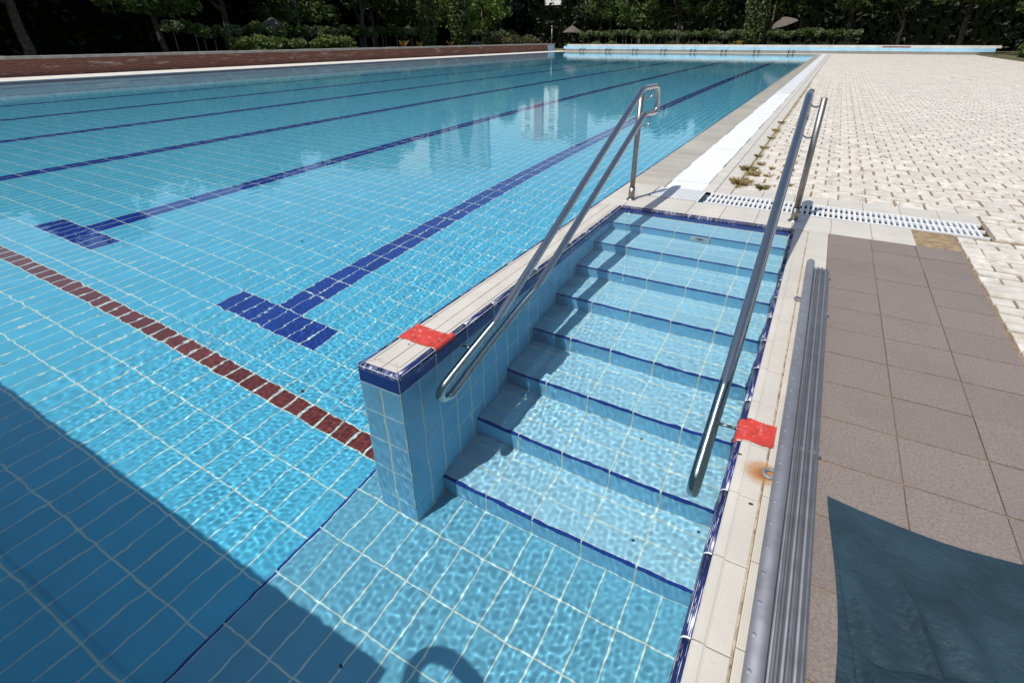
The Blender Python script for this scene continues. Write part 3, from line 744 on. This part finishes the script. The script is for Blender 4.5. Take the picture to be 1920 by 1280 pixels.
def clumps(r, centres, rad, per):
    out = []
    for c, R in zip(centres, rad):
        d = r.normal(size=(per, 3)); d /= np.linalg.norm(d, axis=1)[:, None]; out.append(c + d * (R * r.uniform(.25, 1.0, per) ** .5)[:, None] * [1, 1, .75])
    return np.concatenate(out)
def broad_crown(name, R, H, nc, per, sz, mat, seed):
    r = np.random.RandomState(seed); d = r.normal(size=(nc, 3)); d /= np.linalg.norm(d, axis=1)[:, None]
    c = d * r.uniform(.55, 1.0, nc)[:, None] * [R, R, H]; c[:, 2] = np.where(c[:, 2] < -H * .6, -H * .6, c[:, 2])
    return leaf_mesh(name, clumps(r, c, r.uniform(.22, .42, nc) * R * .55 + .2, per), sz, mat, seed)
def cypress_crown(name, R, H, n, mat, seed):
    r = np.random.RandomState(seed); z = r.uniform(0, 1, n) ** .9; prof = np.minimum(1, .55 + 3 * z) * np.clip((1 - z) * 2.2, 0, 1) ** .6
    a = r.uniform(0, 6.283, n); rr = R * prof * (.72 + .28 * r.rand(n)) * (1 + .12 * np.sin(a * 5 + z * 22))
    return leaf_mesh(name, np.stack([rr * np.cos(a), rr * np.sin(a), z * H], 1), .16, mat, seed, core=[(0, 0, H * .48, R * .62, H * .46)])
def bush_mesh(name, R, H, n, sz, mat, seed, core=True):
    r = np.random.RandomState(seed); nc = 16; d = r.normal(size=(nc, 3)); d[:, 2] = abs(d[:, 2]); d /= np.linalg.norm(d, axis=1)[:, None]
    c = d * [R * .8, R * .8, H * .72] * r.uniform(.7, 1, nc)[:, None]
    return leaf_mesh(name, clumps(r, c, r.uniform(.3, .5, nc) * min(R, H) * .8, n * 5 // 4 // nc), sz, mat, seed, core=[(0, 0, H * .25, R * .5, H * .36)] if core else None)
BROAD = [broad_crown('crown', 2.7, 2.4, 46, 75, .19, M_LEAF_MID, 1), broad_crown('crown', 2.9, 2.1, 46, 75, .20, M_LEAF_DARK, 2), broad_crown('crown', 2.6, 2.3, 52, 75, .17, M_LEAF_BRIGHT, 3), broad_crown('crown', 3.0, 2.5, 44, 80, .2, M_LEAF_MID, 4)]
def trunk_mesh(seed, h, r, lean, mat, limbs=4):
    rs = random.Random(seed); m = MB(); P = []; x = y = 0.
    for k in range(7):
        P.append((x, y, h * k / 6)); x += lean * h / 6 + rs.uniform(-.05, .05); y += rs.uniform(-.05, .05)
    m.tube(P, [r * (1.25 if k == 0 else 1 - .09 * k) for k in range(7)], 9)
    for k in range(limbs):
        a = rs.uniform(0, 6.28); b = P[3 + k % 4]; l = rs.uniform(1.1, 2.0)
        m.tube([b, (b[0] + l * .45 * math.cos(a), b[1] + l * .45 * math.sin(a), b[2] + l * .5), (b[0] + l * math.cos(a), b[1] + l * math.sin(a), b[2] + l * .9)], [r * .5, r * .35, r * .12], 7)
    me = mesh('trunk', m.V, m.F, mat); me.polygons.foreach_set('use_smooth', np.array(m.S, bool)); return me, P[-1]
TRUNK = [trunk_mesh(1, 3.6, .17, .10, M_BARK), trunk_mesh(2, 4.2, .20, -.04, M_BARK), trunk_mesh(3, 3.4, .15, .02, M_BARKPALE), trunk_mesh(4, 3.8, .16, -.12, M_BARK)]
def tree(x, y, kind, tr, s, label, dz=0., rot=None, lowered=0.):
    t = empty('broadleaf_tree', (x, y, 0)); tag(t, label, 'tree', 'trees around the pool garden')
    me, top = TRUNK[tr]; a = random.uniform(0, 6.28) if rot is None else rot
    o = link('trunk', me, t); o.scale = (s, s, s); o.rotation_euler[2] = 0
    c = link('crown', BROAD[kind], t, (top[0] * s, top[1] * s, (top[2] + 1.3) * s - lowered)); c.scale = (s, s, s); c.rotation_euler[2] = a
    return t
random.seed(21)
LK = {0: 'mid green', 1: 'dark green', 2: 'bright green', 3: 'deep green'}
LT = {0: 'a leaning brown trunk', 1: 'a stout brown trunk', 2: 'a pale straight trunk', 3: 'a trunk leaning the other way'}
TREES = [  # x, y, kind, trunk, scale, lowered, where
    (-30.2, 11.0, 1, 1, 1.15, .9, 'far left, behind the brick wall before the round bushes'), (-30.4, 17.2, 0, 3, 1.05, 1.1, 'behind the brick wall, left of the round bushes'),
    (-30.0, 4.5, 1, 0, 1.1, .6, 'at the left end of the brick wall'), (-32.5, 22.5, 1, 1, 1.2, 1.0, 'right behind the wide thatched parasol on the left'),
    (-31.0, 26.8, 3, 2, 1.1, .9, 'behind the gap between the two round bushes'), (-29.6, 31.0, 1, 0, 1.15, .3, 'with its slanting stem just right of the round bushes'),
    (-32.5, 35.5, 3, 1, 1.1, .7, 'behind the second thatched parasol from the left'), (-31.5, 39.0, 0, 2, 1.0, .8, 'between the twin cypresses and the wide cypress'),
    (-30.5, 45.0, 2, 3, 1.0, 1.5, 'hanging low right of the wide cypress'), (-31.5, 50.5, 2, 2, 1.1, 1.3, 'over the long olive bush'),
    (-32.6, 56.0, 1, 1, 1.1, .9, 'behind the blue ended pier of the brick wall'), (-24.0, 64.0, 1, 0, 1.15, .9, 'above the dark thatched parasol at the corner'),
    (-21.0, 59.8, 0, 1, 1.0, .8, 'right of the corner parasol'), (-17.6, 59.3, 0, 2, 1.05, .8, 'over the first half of the clipped shrub row'),
    (-13.8, 60.5, 1, 1, 1.2, .8, 'with a dim trunk over the middle of the shrub row'), (-10.0, 60.0, 3, 3, 1.1, .4, 'over the brown bush at the far end'),
    (-7.8, 61.0, 1, 0, 1.15, .5, 'just left of the far cypress'), (-4.9, 59.5, 3, 2, 1.2, .2, 'with a thick pale trunk right of the far cypress'),
    (-2.2, 61.0, 1, 3, 1.1, .3, 'behind the tilted parasol'), (1.6, 60.5, 0, 1, 1.1, .7, 'far right behind the deck'), (5.6, 60.0, 1, 2, 1.1, .8, 'second from the far right behind the deck'),
    (9.8, 58.5, 3, 1, 1.2, .8, 'beyond the paved deck toward the right corner'), (13.5, 52.0, 0, 0, 1.1, .8, 'on the lawn right of the paved deck'), (14.8, 43.0, 1, 3, 1.2, .9, 'halfway along the right lawn'), (14.5, 34.0, 2, 2, 1.1, .8, 'nearest on the right lawn')]
for x, y, k, tr, s, lo_, w in TREES: tree(x, y, k, tr, s, f'{LK[k]} broadleaf tree {w}', lowered=lo_)
def cypress(x, y, me, h, label, s=1.):
    t = empty('cypress_tree', (x, y, 0)); tag(t, label, 'cypress', 'cypresses'); m = MB(); m.tube([(0, 0, -.05), (0, 0, 1.0)], [.12, .09], 8); m.build('trunk', M_BARK, t)
    c = link('crown', me, t, (0, 0, .18)); c.scale = (s, s, h); c.rotation_euler[2] = random.uniform(0, 6); return t
CYW = cypress_crown('crown', .85, 8.5, 5200, M_LEAF_CYP, 31); CYT = cypress_crown('crown', .36, 7.5, 2600, M_LEAF_CYP, 32)
cypress(-28.0, 36.3, CYT, 1, 'slim cypress, left one of the close pair behind the brick wall'); cypress(-28.0, 37.15, CYT, .97, 'slim cypress, right one of the close pair behind the brick wall')
cypress(-28.0, 41.3, CYW, 1, 'wide dark cypress between the slim pair and the grey bush'); cypress(-5.9, 55.6, CYW, 1.1, 'tall cypress rising behind the far starting wall', 1.05)
def shrub(x, y, me, s, label, group=None, name='bush', cat='bush'):
    o = link(name, me, None, (x, y, -.02)); o.scale = s; o.rotation_euler[2] = random.uniform(0, 6); tag(o, label, cat, group); return o
M_LEAF_BUSH = mat_leaf('round_bush_leaf', (.060, .092, .020), (.115, .155, .040))
B1 = bush_mesh('bush', 1.45, 1.95, 3600, .11, M_LEAF_BUSH, 41); B2 = bush_mesh('bush', 1.2, 1.4, 2600, .10, M_LEAF_OLIVE, 42); B3 = bush_mesh('bush', .9, .9, 1800, .08, M_LEAF_GREY, 43); B4 = bush_mesh('bush', 1.2, .9, 2200, .09, M_LEAF_PALE, 44); B5 = bush_mesh('bush', 1.3, 1.2, 2400, .10, M_LEAF_DARK, 45)
shrub(-27.3, 19.9, B1, (.95, .95, 1.0), 'large round green bush above the wall, left of the three below the wide parasol'); shrub(-27.3, 22.3, B1, (1.1, 1.1, .93), 'large round green bush above the wall, in the middle right below the wide parasol'); shrub(-27.2, 25.6, B1, (1.25, 1.35, .98), 'large round green bush above the wall, right of the three beside the slanting trunk')
shrub(-27.0, 29.8, B5, (.9, 1.2, .62), 'low dark creeping bush on the wall left of the yellow plants'); shrub(-27.0, 42.6, B3, (1, 1.2, 1.35), 'silvery grey round bush right of the wide cypress')
for k, (yy, l) in enumerate(((45.5, 'left'), (48.5, 'middle'), (51.2, 'right'))): shrub(-27.0 + .2 * k, yy, B2, (1.15, 1.5, 1.35), f'olive green bush, {l} one of the long clipped mass before the corner parasol')
shrub(-20.3, 53.8, B4, (1.2, .9, 1.1), 'pale low mound bush left of the shrub row on the far wall'); shrub(-18.6, 53.8, B4, (1.2, .9, 1.15), 'pale low mound bush, right half of the mound on the far wall'); shrub(-23.6, 54.4, B4, (.5, .5, .9), 'small pointed bush below the corner parasol')
for k in range(4): shrub(-12.6 + 1.9 * k, 54.0, B2, (1.1, .8, .82), f'brownish olive bush, {("first", "second", "third", "fourth")[k]} from the left of four behind the far wall')
for k in range(4): shrub(-3.9 + 1.8 * k, 54.2, B5, (1.0, .8, .9), f'dark low bush behind the far wall, {("first", "second", "third", "fourth")[k]} to the right of the cypress')
for k in range(6): shrub(12.4 + .2 * (k % 2), 26.0 + 4.2 * k, B1, (1.0, 1.0, .7), f'green bush on the right lawn, {nth(k)} from the near end of its row')
# standards with a leafy head on a thin pale stem
r_ = np.random.RandomState(51)
def head(seed): 
    r = np.random.RandomState(seed); c = r.normal(size=(7, 3)) * [.17, .17, .15]; return leaf_mesh('leafy_head', clumps(r, c, np.full(7, .2), 60), .085, M_LEAF_PALE if seed % 2 else M_LEAF_MID, seed)
HEADS = [head(60 + k) for k in range(4)]
sm_ = MB(); sm_.tube([(0, 0, 0), (.02, 0, .7), (0, .01, 1.35)], .022, 6); stem_me = mesh('stem', sm_.V, sm_.F, M_BARKPALE)
def standard(x, y, s, label):
    t = empty('standard_shrub', (x, y, 0)); tag(t, label, 'shrub', 'standard shrubs with leafy heads'); k = random.randrange(4)
    o = link('stem', stem_me, t); o.scale = (1, 1, s); c = link('leafy_head', HEADS[k], t, (0, 0, 1.5 * s)); c.rotation_euler[2] = random.uniform(0, 6); c.scale = (1.15, 1.15, 1.1)
for k in range(44): standard(-22.6 + .58 * k + random.uniform(-.12, .12), 56.2 + random.uniform(-.2, .2), random.uniform(.93, 1.06), f'leafy headed shrub, {nth(k)} from the left in the clipped row along the far end')
for k in range(30): standard(-28.9 + random.uniform(-.25, .25), 17.0 + .72 * k + random.uniform(-.2, .2), random.uniform(1.0, 1.16), f'leafy headed shrub, {nth(k)} from the left in the row behind the brick wall')
for k in range(7): standard(-28.6, 41.5 + 1.7 * k, random.uniform(.95, 1.05), f'leafy headed shrub, {nth(k)} right of the wide cypress behind the brick wall')
def blades(x, y, n, h, label):
    V = []; F = []
    for k in range(n):
        a = random.uniform(0, 6.28); l = h * random.uniform(.6, 1.1); q = len(V); ca, sa = math.cos(a), math.sin(a); w = .025
        u_ = random.uniform(.15, .75); V += [(-sa * w, ca * w, 0), (sa * w, -ca * w, 0), (ca * l * u_ * .45 + sa * w * .7, sa * l * u_ * .45 - ca * w * .7, l * .7), (ca * l * u_, sa * l * u_, l * random.uniform(.8, 1.05))]; F += [(q, q + 1, q + 2), (q, q + 2, q + 3)]
    o = link('spiky_plant', mesh('spiky_plant', V, F, M_LEAF_YEL), None, (x, y, .45)); tag(o, label, 'plant', 'yellow spiky plants')
blades(-25.6, 30.8, 70, .62, 'yellow spiky plant on the wall, wider one left of the slim cypresses'); blades(-25.6, 32.6, 60, .5, 'yellow spiky plant on the wall, close left of the slim cypresses')
blades(-25.6, 36.4, 60, .55, 'orange spiky plant on the wall, right of the slim cypresses'); blades(-6.6, 53.2, 60, .5, 'orange spiky plant on the far wall, left of the far cypress')
# thatched parasols
def parasol(x, y, h, R, label, tilt=(0, 0)):
    t = empty('thatched_parasol', (x, y, 0)); tag(t, label, 'parasol', 'thatched parasols in the garden')
    m = MB(); m.tube([(0, 0, -.02), (0, 0, h - .1)], .045, 8); m.build('pole', M_BARK, t)
    b = MB(); n = 26; prof = [(R, -.62), (R * .8, -.44), (R * .5, -.23), (R * .2, -.05), (.06, .03), (.03, .16)]; V = []; F = []
    for q, (r, z) in enumerate(prof):
        for j in range(n):
            a = 6.2832 * j / n; rr = r * (1 + (.06 * random.uniform(-1, 1) if q < 2 else 0)); V.append((rr * math.cos(a), rr * math.sin(a), z + (.05 * random.uniform(-1, .6) if q == 0 else 0)))
    for q in range(len(prof) - 1):
        for j in range(n): F.append((q * n + j, q * n + (j + 1) % n, (q + 1) * n + (j + 1) % n, (q + 1) * n + j))
    o = link('thatch_canopy', mesh('thatch_canopy', V, F, M_THATCH), t, (0, 0, h)); o.rotation_euler = (tilt[0], tilt[1], 0)
parasol(-30.3, 24.1, 2.3, 1.15, 'wide thatched parasol rising behind the round green bushes'); parasol(-31.0, 38.0, 2.15, 1.0, 'thatched parasol in shade left of the slim cypresses')
parasol(-30.6, 52.9, 2.0, .9, 'thatched parasol half hidden above the olive bush'); parasol(-25.2, 59.0, 2.3, 1.05, 'dark thatched parasol standing free at the corner of the garden')
parasol(-3.9, 57.3, 2.75, 1.25, 'tilted thatched parasol right of the far cypress', (.12, -.28))
pl = MB(); pl.tube([(0, 0, 0), (0, 0, 2.1)], .035, 8); pl.lathe([(.0, .12), (.09, .08), (.1, 0), (.04, -.05)], (0, 0, 2.12), 10)
tag(pl.build('garden_lamp', M_STEELD, None, (-24.9, 53.2, 0)), 'thin garden lamp post by the blue ended pier of the brick wall', 'lamp')
# tall hedge added as backdrop, its near black colour standing in for tree shade
hedge = empty('shade_hedge', (0, 0, 0)); tag(hedge, 'tall near black hedge added behind all the trees, dark in place of their shade', 'hedge')
r_ = np.random.RandomState(71)
def hedge_run(x0, y0, x1, y1, H, name='hedge_run'):
    L = math.hypot(x1 - x0, y1 - y0); n = int(L * H * 9); t = r_.rand(n); z = r_.rand(n) * (H + .9 * np.sin(t * L * .9) * r_.rand(n)); dx, dy = (x1 - x0) / L, (y1 - y0) / L
    off = r_.normal(size=n) * .22 + .55 + .25 * np.sin(t * L * 1.3) ; C = np.stack([x0 + (x1 - x0) * t + dy * off * 1.0, y0 + (y1 - y0) * t - dx * off, z], 1)
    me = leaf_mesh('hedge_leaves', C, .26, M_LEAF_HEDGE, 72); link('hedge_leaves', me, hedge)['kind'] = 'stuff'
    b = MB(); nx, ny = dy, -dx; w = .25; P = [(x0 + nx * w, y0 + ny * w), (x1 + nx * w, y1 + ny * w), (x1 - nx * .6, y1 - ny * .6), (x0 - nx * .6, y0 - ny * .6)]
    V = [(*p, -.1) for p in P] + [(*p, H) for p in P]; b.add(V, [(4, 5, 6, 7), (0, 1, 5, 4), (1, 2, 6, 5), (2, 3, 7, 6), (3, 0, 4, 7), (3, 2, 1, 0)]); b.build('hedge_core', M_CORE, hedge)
hedge_run(-35.5, -30, -35.5, 66.4, 7.0); hedge_run(-35.5, 66.5, -32.7, 66.5, 6.4); hedge_run(-32.7, 66.5, -29.9, 66.5, 4.7); hedge_run(-29.9, 66.5, 22, 66.5, 6.4); hedge_run(22, 66.5, 22, 20, 6.0)
# ------------------------------------------------------------------ apartment blocks beyond the trees
M_BW = simple('white_render', (.66, .66, .64), .8, .0, .3, .08); M_BO = simple('orange_brick_render', (.36, .13, .075), .85, .0, .5, .15); M_BG = simple('grey_render', (.30, .31, .33), .8, .0, .3, .08); M_GLASS = simple('dark_window_glass', (.12, .135, .15), .2)
def block(x, y, w, d, h, mats, label, rot=0., strips=True):
    t = empty('apartment_block', (x, y, 0)); t.rotation_euler[2] = rot; tag(t, label, 'apartment block', 'apartment blocks beyond the garden')
    m = MB(); m.box(-w / 2, w / 2, -d / 2, d / 2, 0, h); m.build('wall', mats[0], t)
    m = MB(); m.box(-w / 2 - .2, w / 2 + .2, -d / 2 - .2, d / 2 + .2, h, h + .8); m.build('roof_parapet', mats[1], t)
    m = MB(); m.box(-w * .12, w * .1, -d / 2 - .7, -d / 2 - .002, 0, h + 1.5); m.build('stair_tower', mats[2], t)
    me = None
    for f in range(int(h / 3)):
        for k in range(max(2, int(w / 5))):
            xx = -w / 2 + 2 + k * (w - 4) / max(1, int(w / 5) - 1)
            if abs(xx) < w * .17: continue
            if me is None:
                b = MB(); b.box(-.9, .9, -.06, .0, 0, 1.5); o = b.build('window', M_GLASS, t); me = o.data; 
            else: o = link('window', me, t)
            o.location = (xx, -d / 2 - .002, 1 + 3 * f)
block(-73, 152, 12, 12, 25, (M_BW, M_BO, M_BO), 'white apartment tower with an orange stair tower beyond the corner trees')
block(-113, 138, 46, 14, 36, (M_BG, M_BG, M_BW), 'wide grey apartment block mirrored in the middle of the pool', .5)
block(-70.5, 170, 2.6, 10, 30, (M_BW, M_BW, M_BG), 'slim white tower beside the orange and white one')

# ------------------------------------------------------------------ dead leaves and bits
def speck(x, y, z, s, label):
    r = random.Random(int(x * 1000)); n = 7; a0 = r.uniform(0, 6); V = [(0, 0, .003)] + [(s * r.uniform(.6, 1.1) * math.cos(a0 + 6.283 * k / n), s * .62 * r.uniform(.6, 1.1) * math.sin(a0 + 6.283 * k / n), r.uniform(.0004, .002)) for k in range(n)]
    o = link('dead_leaf', mesh('dead_leaf', V, [(0, 1 + k, 1 + (k + 1) % n) for k in range(n)], M_BLACK), None, (x, y, z + .0012)); tag(o, label, 'dead leaf', 'dead leaves and bits in and around the pool'); UNDER.append(o)
for a in [(1.338, -.012, 0, .0085, 'black speck on the beige coping below the rust stain'), (1.278, .189, .002, .008, 'black speck on the coping ridge below the red band by the fence'), (-.126, .223, 0, .007, 'black speck on the dividing wall top in front of its red band'),
          (.951, .329, ZF + HR, .010, 'dark bit lying on the lowest step tread'), (.119, -.633, ZL, .011, 'dark bit on the pool floor inside the shadow at the bottom'), (.66, 2.70, ZF + 8 * HR, .009, 'dark bit on the topmost tread near the back edge'),
          (.524, 1.237, ZF + 5 * HR - .003, .009, 'dark bit on a middle tread, fifth step from the bottom'), (-2.694, 1.761, ZF, .02, 'dark leaf on the pool floor left of the lane line'), (-1.149, .351, ZF, .016, 'dark leaf on the red tile row near the dividing wall'),
          (1.198, .499, ZF + HR, .009, 'tiny dark bit on the lowest tread close to the right coping'), (.823, .807, ZF + 2 * HR, .010, 'dark bit on the second lowest tread')]: speck(*a)
# ------------------------------------------------------------------ water
def grade(a, b, d0, d1, lo, hi):
    """coordinates from a to b: step d0 inside [lo, hi], growing to d1 outside"""
    out = list(np.arange(lo, hi + 1e-6, d0)); s = d0; x = out[-1]
    while x < b: s = min(s * 1.022, d1); x += s; out.append(min(x, b))
    s = d0; x = out[0]; pre = []
    while x > a: s = min(s * 1.022, d1); x -= s; pre.append(max(x, a))
    return np.array(pre[::-1] + out)
WXMAX, WYMIN = SX + .01, YN - .01
xs = grade(XL - .01, WXMAX, .0055, .30, -2.15, WXMAX); ys = grade(WYMIN, YF + .01, .0055, .30, -.95, 3.3)
dxs = np.gradient(xs); dys = np.gradient(ys)
X, Y = np.meshgrid(xs, ys, indexing='ij'); DX, DY = np.meshgrid(dxs, dys, indexing='ij'); D = np.maximum(DX, DY)
env = .70 + .22 * np.sin(1.9 * X + 2.3 * Y + .6) * np.sin(2.7 * X - 1.4 * Y + 2.) + .16 * np.sin(5.3 * X + 3.1 * Y) * np.sin(4.1 * Y - 2.2 * X)
Z = np.zeros_like(X); wr = np.random.RandomState(12); NWV = 64
warp = .03 * np.sin(2.1 * X + 1.3 * Y) + .03 * np.sin(1.7 * Y - 2.6 * X + 1)
for k in range(NWV):
    lam = .025 * (.20 / .025) ** (wr.rand() ** 1.8); th = wr.vonmises(.5, .55) + (math.pi if wr.rand() < .4 else 0); kk = 2 * math.pi / lam
    slope = .0016 * (1.0 if lam < .08 else .5); A = slope / kk; ph = wr.rand() * 6.28
    att = np.clip((lam / D - 2.6) / 2.2, 0, 1)
    Z += att * A * np.sin(kk * (math.cos(th) * (X + warp) + math.sin(th) * (Y - warp)) + ph)
Z = Z * env + ZW
nx_, ny_ = X.shape
V = np.stack([X.ravel(), Y.ravel(), Z.ravel()], 1)
I = np.arange(nx_ * ny_).reshape(nx_, ny_)
Q = np.stack([I[:-1, :-1], I[1:, :-1], I[1:, 1:], I[:-1, 1:]], -1).reshape(-1, 4)
# closed body: skirt and bottom so that the water has depth
zb = -1.55; per = np.concatenate([I[:, 0], I[-1, 1:], I[-2::-1, -1], I[0, -2:0:-1]]); npv = len(per)
Vb = V[per].copy(); Vb[:, 2] = zb; nb = len(V)
Fs = np.stack([per, nb + np.arange(npv), nb + (np.arange(npv) + 1) % npv, np.roll(per, -1)], 1)
V2 = np.concatenate([V, Vb]); F4 = np.concatenate([Q, Fs])
me = bpy.data.meshes.new('pool_water'); me.vertices.add(len(V2)); me.vertices.foreach_set('co', V2.ravel())
nl = F4.size + npv; me.loops.add(nl); lp = np.concatenate([F4.ravel(), (nb + np.arange(npv))[::-1]]); me.loops.foreach_set('vertex_index', lp.astype(np.int32))
me.polygons.add(len(F4) + 1); ls = np.concatenate([np.arange(0, F4.size, 4), [F4.size]]); me.polygons.foreach_set('loop_start', ls.astype(np.int32))
me.update(calc_edges=True)
sm = np.zeros(len(F4) + 1, bool); sm[:len(Q)] = True; me.polygons.foreach_set('use_smooth', sm)
me.materials.append(mat_water()); me.validate(); me.update()
water = link('water', me); tag(water, kind='structure')
water.cycles.is_caustics_caster = True
for o in UNDER: o.cycles.is_caustics_receiver = True
